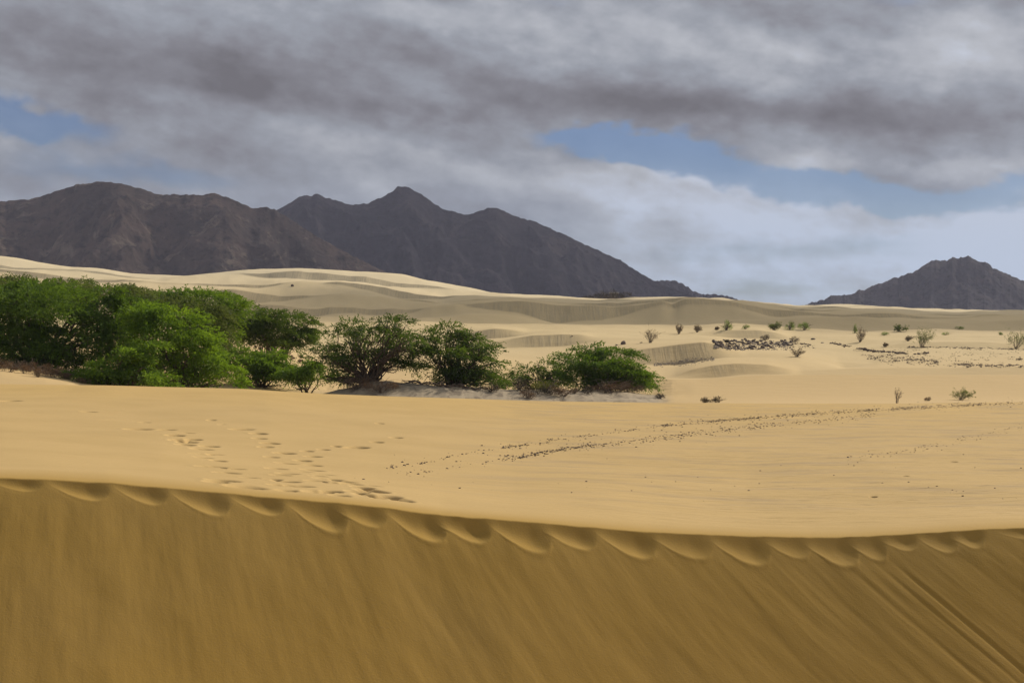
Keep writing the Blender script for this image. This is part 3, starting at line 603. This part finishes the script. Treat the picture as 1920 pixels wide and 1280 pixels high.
tree('dense dark tree with tiered top on the grey mound, right of the open spreading tree', 103, (850, 712), [(845, 618, 34, 9), (885, 628, 30, 8), (812, 628, 26, 8), (860, 641, 58, 12), (918, 652, 26, 6), (835, 662, 54, 14), (888, 668, 46, 13), (928, 680, 20, 6), (830, 690, 48, 15), (885, 692, 46, 15), (914, 708, 36, 13), (850, 707, 50, 13), (932, 716, 26, 9), (794, 656, 26, 8)], L_dark, 1.0, 13, gap=.22, leaf=(.26, .08))
tree('thin low tree with pale gaps, left neighbour of the broad domed tree', 108, (1015, 726), [(1040, 700, 22, 16), (1010, 688, 34, 20), (985, 702, 28, 17), (1035, 695, 28, 24), (1000, 718, 36, 13), (968, 708, 16, 8), (1050, 715, 24, 18)], L_dark, .85, 14, gap=.5, leaf=(.26, .075))
tree('broad domed green tree sweeping down to the sand on its right', 107, (1125, 728), [(1120, 659, 42, 10), (1082, 672, 36, 10), (1152, 666, 46, 11), (1120, 680, 64, 14), (1177, 687, 36, 12), (1140, 698, 66, 15), (1088, 700, 40, 14), (1192, 703, 32, 12), (1160, 715, 54, 13), (1207, 716, 22, 11), (1090, 716, 38, 13), (1219, 728, 12, 8)], L_deep, 1.1, 15, gap=.18, leaf=(.26, .08))
# ------------------------------------------------------------------ bushes, shrubs and dry scrub
def shrub(label, u, v, w, h, kind, seed, lean=.3, cat='shrub', name=None, dmin=20, group=None, parts=True):
    """u, v the foot in the photograph, w and h its size in photograph pixels"""
    rs = np.random.RandomState(seed+100); x, y, z = locate(u, v, dmin); px = y/F; W_, H_ = w*px, h*px
    G = Geo(); B = Geo()
    mats = dict(green=L_green, bright=L_bright, olive=L_olive, lime=L_lime, brown=L_brown, dark=L_black, dry=L_dry, sparse=L_olive)
    root = bpy.data.objects.new(name or ('dry_shrub' if kind in ('dry', 'twigs') else 'shrub'), None); C.objects.link(root); root.location = (x, y, z); tag(root, label, cat, group)
    ns = {'dry': 26, 'twigs': 10, 'sparse': 20}.get(kind, 12)
    tips = []
    for i in range(ns):
        a = rs.uniform(-1, 1); e = np.array([(a*.5+lean*.25)*W_, rs.uniform(-.4, .4)*W_, H_*rs.uniform(.45, 1)*(1-.35*abs(a))]); s = np.array([rs.uniform(-.08, .08)*W_, rs.uniform(-.08, .08)*W_, -.05])
        p = limb(s, e, rs, .14, 6, .08); r = max(.010, .02*min(W_, H_)) if kind not in ('dry', 'twigs', 'sparse') else max(.014, .30*px)*.7
        tube(B, p, r*1.2, r*.55, 4); tips += [p[-1], p[4], p[3]]
        for _ in range(3 if kind != 'twigs' else 2):
            q = p[rs.randint(2, 6)]; e2 = q+rs.randn(3)*np.array([.13*W_, .1*W_, .10*H_])+np.array([lean*.05*W_, 0, .10*H_]); tube(B, limb(q, e2, rs, .1, 3), r*.6, r*.4, 3); tips.append(e2)
    tips = np.array(tips)
    if kind in ('dry', 'twigs', 'sparse'):
        n = {'dry': 3, 'twigs': 3, 'sparse': 10}[kind]; P = np.repeat(tips, n, 0)+rs.randn(len(tips)*n, 3)*.05*min(W_, H_)
        ls = max(.05, px*1.3)
        leaves(G, P, unit(rs.randn(len(P), 3)+np.array([.5, 0, .5])), ls*1.6, ls*.6, rs.rand(len(P)), rs)
    else:
        ls = max(.05, px*.9, .05*min(W_, H_)); nb = rs.randint(5, 9); P = []; Q = []
        for k in range(nb):
            cx = rs.uniform(-.34, .34); cz = rs.uniform(.18, .72)*(1-.9*abs(cx)); n = int(min(420, 20+1.15*(W_*.30)*(H_*.34)/(ls*ls)*1.6))
            q = unit(rs.randn(n, 3)); r3 = np.array([rs.uniform(.13, .24)*W_, rs.uniform(.12, .2)*W_, rs.uniform(.18, .30)*H_])
            p = np.array([cx*W_+lean*.15*cz*H_, rs.uniform(-.2, .2)*W_, cz*H_])+q*r3*(.4+.75*rs.rand(n, 1)); P.append(p); Q.append(q)
        P = np.concatenate(P); Q = np.concatenate(Q); P[:, 2] = np.maximum(P[:, 2], .02)
        leaves(G, P, unit(Q*.7+rs.randn(len(P), 3)*.4+np.array([.25, 0, .3])), ls*2.0, ls*.55, rs.rand(len(P)), rs)
    link('stems', B.mesh('stems', True), M_twig if kind != 'dark' else M_bark, root); link('foliage', G.mesh('foliage'), mats.get(kind, L_dry), root); return root
SH = [  # open dunes on the right, behind
 ('bushy bare grey shrub on lit sand above the domed tree', 1219, 643, 30, 28, 'dry'),
 ('thin grey twiggy shrub upright on the crest below the shaded dune', 1273, 626, 14, 20, 'dry'),
 ('small pale dry shrub just left of the first green crest bush', 1307, 623, 16, 14, 'dry'),
 ('dense dark green bush with a pointed top, leftmost green one on the crest', 1362, 619, 25, 20, 'green'),
 ('very small dry tuft at the left foot of the pointed green bush', 1344, 619, 8, 6, 'dry'),
 ('small low green bush alone between the pointed bush and the group of three', 1398, 617, 17, 9, 'green'),
 ('sparse rounded bush, left one of the group of three on the crest', 1452, 619, 21, 17, 'sparse'),
 ('loose green bush in the middle of the group of three on the crest', 1481, 619, 22, 17, 'green'),
 ('brightest solid green bush, right one of the group of three on the crest', 1508, 620, 27, 16, 'bright'),
 ('narrow upright green bush beside a taller brown twiggy shrub', 1603, 625, 9, 18, 'bright'),
 ('brown twiggy shrub with a tuft on top, right beside the narrow upright green bush', 1613, 641, 17, 30, 'dry'),
 ('very low green bush stretched flat on the lit sand', 1657, 629, 24, 6, 'green'),
 ('low wide grey green bush at the edge of the shaded sand', 1686, 622, 28, 12, 'sparse'),
 ('faint dry tuft on the lit slope left of the big windblown shrub', 1702, 640, 18, 10, 'dry'),
 ('big windblown olive shrub leaning right over the dark bank', 1728, 651, 34, 38, 'sparse'),
 ('flat dark green shrub in the shade near the far right dunes', 1797, 617, 20, 5, 'green'),
 ('small low green shrub with two tufts, right of the windblown shrub', 1773, 629, 16, 6, 'green'),
 ('single tiny round green shrub on the bare lit sand at the right', 1876, 628, 9, 6, 'green'),
 ('big tangled olive shrub cut by the right edge of the photo', 1906, 653, 40, 40, 'sparse'),
 ('dry twiggy shrub on the sand below the dark rocks', 1494, 669, 26, 18, 'dry'),
 ('tiny dry sprig left of the big windblown shrub, at the gravel edge', 1659, 650, 8, 7, 'dry'),
 ('small dark tuft at the right edge on the stony flat', 1912, 675, 12, 6, 'dark'),
 ('round black brown bush on top of the dark rocks', 1434, 638, 18, 12, 'dark'),
 ('dark domed bush just right of the dark rocks', 1490, 641, 21, 11, 'dark'),
 ('small dark bush at the upper left corner of the dark rocks', 1363, 643, 11, 7, 'dark'),
 ('tiny dark green bush left of the pair at the front crest of the sand', 1322, 755, 22, 14, 'dark'),
 ('tiny dark bush with a trailing right end, right of the pair at the front crest', 1346, 755, 30, 12, 'dark'),
 ('thin tall leafless sprig standing on the sand at the right', 1683, 756, 20, 30, 'twigs'),
 ('tiny brown tuft between the leafless sprig and the spreading green plant', 1741, 752, 12, 8, 'brown'),
 ('spreading green plant of curved stems on its own small sand mound', 1803, 750, 46, 22, 'sparse')]
for i, (lb, u, v, w_, h_, k) in enumerate(SH): shrub(lb, u, v, w_, h_, k, i, lean=.9 if 'windblown' in lb else .3, dmin=84)
NB = [  # around the grey mound
 ('yellow green leafy bush at the foot of the thin low tree', 1022, 733, 56, 26, 'lime', 90),
 ('pale olive bush on the mound below the dense dark tree', 858, 714, 40, 16, 'lime', 91),
 ('drooping fresh green bush in front of the dense dark tree', 882, 714, 44, 26, 'bright', 92),
 ('round dark bush at the left end of the row below the two tree pairs', 920, 735, 22, 12, 'dark', 93),
 ('widest dark bush directly between the dense tree and the thin tree', 946, 729, 30, 16, 'dark', 94),
 ('blackish bush at the left foot of the thin low tree', 972, 732, 22, 16, 'dark', 95),
 ('dark green bush touching the left side of the yellow green bush', 980, 739, 22, 11, 'dark', 96),
 ('brown domed bush half hidden by the front sand crest, left of the larger dome', 988, 749, 22, 12, 'brown', 97),
 ('grey green round bush between the two brown domes', 1009, 744, 20, 10, 'dark', 98),
 ('dark ragged bush with an arched right end under the thin low tree', 1031, 741, 26, 11, 'dark', 99),
 ('largest brown domed bush right on the front sand crest', 1056, 750, 38, 16, 'brown', 100),
 ('small reddish bush right of the arched dark bush', 1077, 742, 12, 7, 'brown', 101),
 ('low dark bush in the shade left of the domed tree', 1100, 741, 18, 9, 'dark', 102),
 ('wide grey brown brush filling the foot of the domed tree', 1140, 738, 60, 18, 'brown', 103),
 ('grey brown brush under the right foot of the domed tree', 1180, 735, 40, 14, 'brown', 104),
 ('small dark shrub on the crest right of the pale sand hummock', 1237, 752, 14, 6, 'dark', 105),
 ('brown brush in deep shade under the open spreading tree', 712, 735, 50, 16, 'brown', 106),
 ('lowest brown brush at the left toe of the grey mound', 668, 738, 44, 16, 'brown', 107)]
for lb, u, v, w_, h_, k, sd_ in NB: shrub(lb, u, v, w_*(1.5 if k in ('dark', 'brown') else 1), h_*(1.6 if k in ('dark', 'brown') else 1), k, sd_, dmin=86, cat='bush', name='bush')
# brown heath under the grove at the left
BR = [(-12+i*13.5+RS.uniform(-4, 4), 694+i*1.95+RS.uniform(-1.5, 1.5)-(6 if i % 2 else 0)) for i in range(15)]
BR.sort()
ORD = 'leftmost,second,third,fourth,fifth,sixth,seventh,eighth,ninth,tenth,eleventh,twelfth,thirteenth,fourteenth,fifteenth,sixteenth,seventeenth'.split(',')
for i, (u, v) in enumerate(BR):
    shrub(('leftmost' if i == 0 else ORD[i]+' from the left')+' of the reddish brown dry brushes under the grove', u, v, RS.uniform(28, 42), RS.uniform(20, 30)-i*.8, 'brown', 200+i, dmin=80, cat='bush', name='bush', group='dry brush strip under the grove')
# little dark tussocks on the lit patch under the drooping tree
rr = random.Random(5); us = sorted(rr.uniform(478, 570) for _ in range(17))
shrub('round dark tussock alone left of the others on the lit patch', 452, 664, 8, 8, 'brown', 300, dmin=84, cat='tussock', name='tussock')
for i, u in enumerate(us):
    shrub(('leftmost' if i == 0 else ORD[i]+' from the left')+' of the small brown tussocks below the drooping dark tree', u, 650+(u-478)*.24+rr.uniform(0, 14), rr.uniform(6, 9), rr.uniform(4, 6), 'brown', 301+i, dmin=84, cat='tussock', name='tussock', group='tussocks under the drooping tree')
# far bushes round the hut
for i, (u, w_, h_, lb) in enumerate([(1128, 30, 10, 'dark flat bush left of the far hut'), (1144, 26, 12, 'dark bush right in front of the far hut'), (1172, 30, 9, 'dark flat bush right of the far hut'), (1104, 22, 6, 'lowest dark bush at the left end of the row by the far hut'), (1193, 16, 4, 'smallest bush at the right end of the row by the far hut')]):
    o = shrub(lb, u, 560, w_, h_, 'dark', 400+i, lean=0, cat='bush', name='bush'); dd = 640.; o.location = ((u-960)/F*dd, dd-(6 if 'front' in lb else 0), -(564-VH)/F*dd); ks = dd/locate(u, 560, 20)[1]; o.scale = (ks*1.05, ks*1.05, ks*2.0)

# ------------------------------------------------------------------ the far hut
def bm_box(G, x0, x1, y0, y1, z0, z1):
    V = np.array([(x, y, z) for z in (z0, z1) for y in (y0, y1) for x in (x0, x1)], float)
    G.add(V, np.array([(0, 2, 3, 1), (4, 5, 7, 6), (0, 1, 5, 4), (2, 6, 7, 3), (0, 4, 6, 2), (1, 3, 7, 5)]), np.zeros(6))
hd = 648.; hx = (1151-960)/F*hd; hz = -(562-VH)/F*hd
hut = bpy.data.objects.new('hut', None); C.objects.link(hut); hut.location = (hx, hd, hz); tag(hut, 'small pale flat roofed hut among dark bushes before the central mountain', 'hut')
M_wall = plain('hut_wall', (.20, .18, .155), (.27, .245, .21), 3); M_roof = plain('hut_roof', (.42, .40, .37), (.50, .48, .44), 3); M_door = plain('hut_door', (.05, .04, .035), (.07, .06, .05))
G = Geo(); bm_box(G, -1.9, 1.9, -1.5, 1.5, 0, 3.2); link('wall', G.mesh('wall'), M_wall, hut)
G = Geo(); bm_box(G, -2.35, 2.2, -1.9, 1.9, 3.2, 3.5); link('roof', G.mesh('roof'), M_roof, hut)
G = Geo(); bm_box(G, -.75, -.25, -1.56, -1.5, .9, 2.8); link('door', G.mesh('door'), M_door, hut)
G = Geo(); bm_box(G, -2.30, -2.18, -1.85, -1.73, 0, 3.2); link('post', G.mesh('post'), M_wall, hut)

# ------------------------------------------------------------------ rocks
def rock_mesh(seed, flat=.6):
    rs = np.random.RandomState(seed); n, m_ = 14, 9; th = np.linspace(0, 2*np.pi, n, endpoint=False); ph = np.linspace(-np.pi/2, np.pi/2, m_); TH, PH = np.meshgrid(th, ph)
    q = np.stack([np.cos(TH)*np.cos(PH), np.sin(TH)*np.cos(PH), np.sin(PH)], -1).reshape(-1, 3)
    r = np.ones(len(q))*1.0
    for _ in range(9):                                           # chip flat facets off
        nn = unit(rs.randn(3)); dd = rs.uniform(.55, .85); t = q@nn; r = np.where(t*r > dd, dd/np.maximum(t, .01), r)
    V = q*r[:, None]*np.array([1, .85, flat])*.5
    i = (np.arange(m_-1)[:, None]*n+np.arange(n)[None, :]); j = (np.arange(m_-1)[:, None]*n+(np.arange(n)+1)[None, :] % n)
    return V, np.stack([i, j, j+n, i+n], -1).reshape(-1, 4)
RM = [mesh_np('rock', *rock_mesh(k, f), smooth=False) for k, f in ((1, .6), (2, .45), (3, .7), (4, .5), (5, .85))]
for m_ in RM: m_.materials.append(M_rock)
def rock(u, v, w, label, group=None, mesh=None, hs=1.0, dmin=84, mat=None):
    x, y, z = locate(u, v, dmin); s = w/F*y; me = mesh or rr.choice(RM); o = bpy.data.objects.new('rock', me); C.objects.link(o)
    o.location = (x, y, z+s*.12*hs); o.scale = (s, s*rr.uniform(.7, 1.1), s*hs); o.rotation_euler = (rr.uniform(-.25, .25), rr.uniform(-.25, .25), rr.uniform(0, 6)); tag(o, label, 'rock', group); return o
k = 0
while k < 250:                                                   # the dark rock patch
    t = rr.random(); u = 1338+t*148; lo = 657-abs(t-.45)*10; hi = 638-t*2+abs(t-.4)*6
    if t < .12: lo = 642+t*120
    v = hi+(lo-hi)*rr.random(); w_ = rr.uniform(5, 11) if rr.random() < .5 else rr.uniform(3, 5.5)
    rock(u, v, w_, ('large' if w_ > 5.5 else 'small')+' dark angular rock in the '+('back' if v < (lo+hi)/2 else 'front')+' half of the rock pile, '+('at its left end' if t < .15 else 'in its left part' if t < .4 else 'in its middle' if t < .6 else 'in its right part' if t < .85 else 'at its right end'), 'rocks of the dark pile', hs=rr.uniform(.7, 1.1)); k += 1
rock(1168, 646, 17, 'lone dark pointed rock on the lit sand behind the domed tree', mesh=RM[2], hs=1.0)
rock(1157, 648, 9, 'small flat dark rock at the left foot of the lone pointed rock', mesh=RM[1], hs=.6)
rock(1202, 643, 7, 'small dark rock at the foot of the tall dry shrub', hs=.6)
rock(1592, 858, 6, 'single dark stone alone on the near sand at the right', hs=.8, dmin=20, mesh=RM[0])
rock(548, 541, 7, 'small black object alone on the far shaded dune', hs=1.2, mesh=RM[4])  # unidentified black object, drawn with a rock mesh
rock(1525, 637, 13, 'flat dark rock right of the dark domed bush', hs=.45); rock(1542, 643, 9, 'lower flat dark rock beside the start of the dark crust', hs=.45)
rock(1073, 630, 5, 'tiny dark stone on the rim of the nearest curved slip face', hs=.6)

# ------------------------------------------------------------------ loose stones nobody could count
def stones(name, pts, smin, smax, mat, dmin, label=None):
    n = len(pts); V0, F0 = [], []
    base = [np.array([(-.5, -.35, -.1), (.45, -.4, -.1), (.5, .4, -.1), (-.4, .45, -.1), (-.3, -.2, .42), (.28, -.25, .34), (.3, .25, .4), (-.2, .28, .3)])]
    fs = np.array([(0, 3, 2, 1), (4, 5, 6, 7), (0, 1, 5, 4), (1, 2, 6, 5), (2, 3, 7, 6), (3, 0, 4, 7)])
    P = np.array([locate(u, v, dmin) for u, v in pts]); a = RS.rand(n)*6.28; s = (smin+(smax-smin)*RS.rand(n)**2.5)
    B = base[0][None]*(.75+.5*RS.rand(n, 8, 3))*s[:, None, None]*np.array([1, 1, .8])
    X = B[..., 0]*np.cos(a)[:, None]-B[..., 1]*np.sin(a)[:, None]; Y = B[..., 0]*np.sin(a)[:, None]+B[..., 1]*np.cos(a)[:, None]
    V = np.stack([X, Y, B[..., 2]], -1)+P[:, None]; Fq = fs[None]+np.arange(n)[:, None, None]*8
    return tag(link(name, mesh_np(name, V.reshape(-1, 3), Fq.reshape(-1, 4), False), mat), kind='stuff')
M_peb = plain('pebble', (.070, .050, .038), (.19, .14, .10), 4)
up = np.array([(720, 880), (790, 868), (880, 850), (1000, 832), (1100, 818), (1200, 803), (1300, 793), (1400, 786), (1500, 778), (1600, 771), (1700, 765), (1800, 760), (1920, 754)])
lo = np.array([(760, 890), (840, 878), (940, 862), (1000, 852), (1060, 842), (1150, 832), (1250, 820), (1350, 808), (1450, 796), (1550, 788), (1650, 778)])
pts = []
def along(L, n, sp, u0=None, u1=None, clump=1.0):
    out = []
    while len(out) < n:
        u = RS.uniform(u0 or L[0, 0], u1 or L[-1, 0]); w_ = RS.randn()*sp; c = perlin(np.array([u/26.]), np.array([w_/4.+sp+1.3]))[0]+.5*perlin(np.array([u/7.]), np.array([w_/1.5+sp+7.3]))[0]
        if RS.rand() > .42+clump*c*1.3: continue
        out.append((u, np.interp(u, L[:, 0], L[:, 1])+w_))
    return out
pts += along(up, 1100, 1.3) + along(up, 1300, 1.4, 1240, 1900) + along(lo, 900, 2.4) + along(lo, 500, 5) + along(up, 600, 4.5) + along(lo, 200, 2.6, 960, 1120) + along(np.array([(1500, 778), (1920, 756)]), 500, 1.0)
stones('gravel', [p for p in pts if 745 < p[1] < 935 and RS.rand() < .25+.75*(p[0] > 940)], .012, .075, M_peb, 19)
g2 = np.array([(1590, 862), (1680, 850), (1780, 832), (1860, 815), (1920, 800)])
stones('gravel', along(g2, 260, 4) + along(np.array([(640, 900), (1920, 900)]), 60, 25), .012, .05, M_peb, 24)
# grey stony patch, dark crust line and the stony flat on the right
pts = []
while len(pts) < 420:
    t = RS.rand(); u = 1226+t*114; c = 685-t*11; pts.append((u, c+RS.randn()*3.0*(1-abs(t-.5)*1.2)))
stones('gravel', pts, .07, .28, M_rockg, 84)
cr = np.array([(1550, 644), (1575, 647), (1600, 652), (1630, 658), (1650, 661), (1690, 662), (1700, 663)])
stones('gravel', along(cr, 380, .9, clump=1.0) + along(np.array([(1715, 665), (1740, 663)]), 40, .8) + along(np.array([(1460, 640), (1530, 652)]), 60, 3), .10, .55, M_peb, 84)
fl = [(RS.uniform(1600, 1920), 0) for _ in range(2600)]
fl = [(u, 650+RS.rand()**.8*(688-650)*min(1, (u-1560)/120.)) for u, _ in fl]
fl = [p for p in fl if perlin(np.array([p[0]/30.]), np.array([p[1]/5.]))[0]+.4*perlin(np.array([p[0]/9.]), np.array([p[1]/2.]))[0] > .02]
stones('gravel', fl, .04, .20, M_peb, 84)
fl = [(1340+146*t, (640+(655-638)*q)+(0 if t > .15 else (q-.5)*-8)) for t, q in RS.rand(650, 2)]
stones('gravel', fl, .10, .45, M_rockg, 84)
bank = np.array([(1700, 651), (1760, 652), (1840, 654), (1920, 656)])
stones('gravel', along(bank, 500, .8, clump=1.0) + along(np.array([(1780, 684), (1920, 686)]), 380, 1.6, clump=1.1) + along(np.array([(1625, 670), (1700, 674), (1760, 680)]), 520, 3.5, clump=.9), .06, .30, M_peb, 84)
# twigs lying about the mound and the dip
def sticks(name, label, pts, n, seed, ln, dmin=86, cat='branch'):
    rs = np.random.RandomState(seed); u, v = pts; x, y, z = locate(u, v, dmin); G = Geo()
    for i in range(n):
        a = rs.uniform(-.4, .4)+(.0 if i % 2 else np.pi); L = ln*rs.uniform(.5, 1.1); e = np.array([math.cos(a)*L, math.sin(a)*L*.5, 0]); e[2] = ground(x+e[0], y+e[1])-z+rs.uniform(.03, .3)
        p = limb((0, 0, .08), e, rs, .14, 6, .05); tube(G, p, .055, .018, 5)
        for _ in range(2): q = p[rs.randint(2, 5)]; tube(G, limb(q, q+rs.randn(3)*np.array([.4, .3, .12])*ln*.5+np.array([0, 0, .08]), rs, .12, 4), .03, .012, 4)
    o = link(name, G.mesh(name, True), M_bark); o.location = (x, y, z); tag(o, label, cat); return o
sticks('fallen_branch', 'long dark fallen branch on the sand right of the bright grove', (500, 727), 4, 1, 2.0)
sticks('fallen_branch', 'short dark fallen branch left of the open spreading tree, at the crest', (563, 733), 4, 2, .8)
for i, (u, v) in enumerate([(790, 726), (842, 730), (892, 735)]): sticks('fallen_branch', ['grey fallen branch on the mound nearest the open spreading tree', 'grey fallen branch in the middle of the bare mound', 'grey fallen branch at the right toe of the mound'][i], (u, v), 5, 5+i, 1.9)
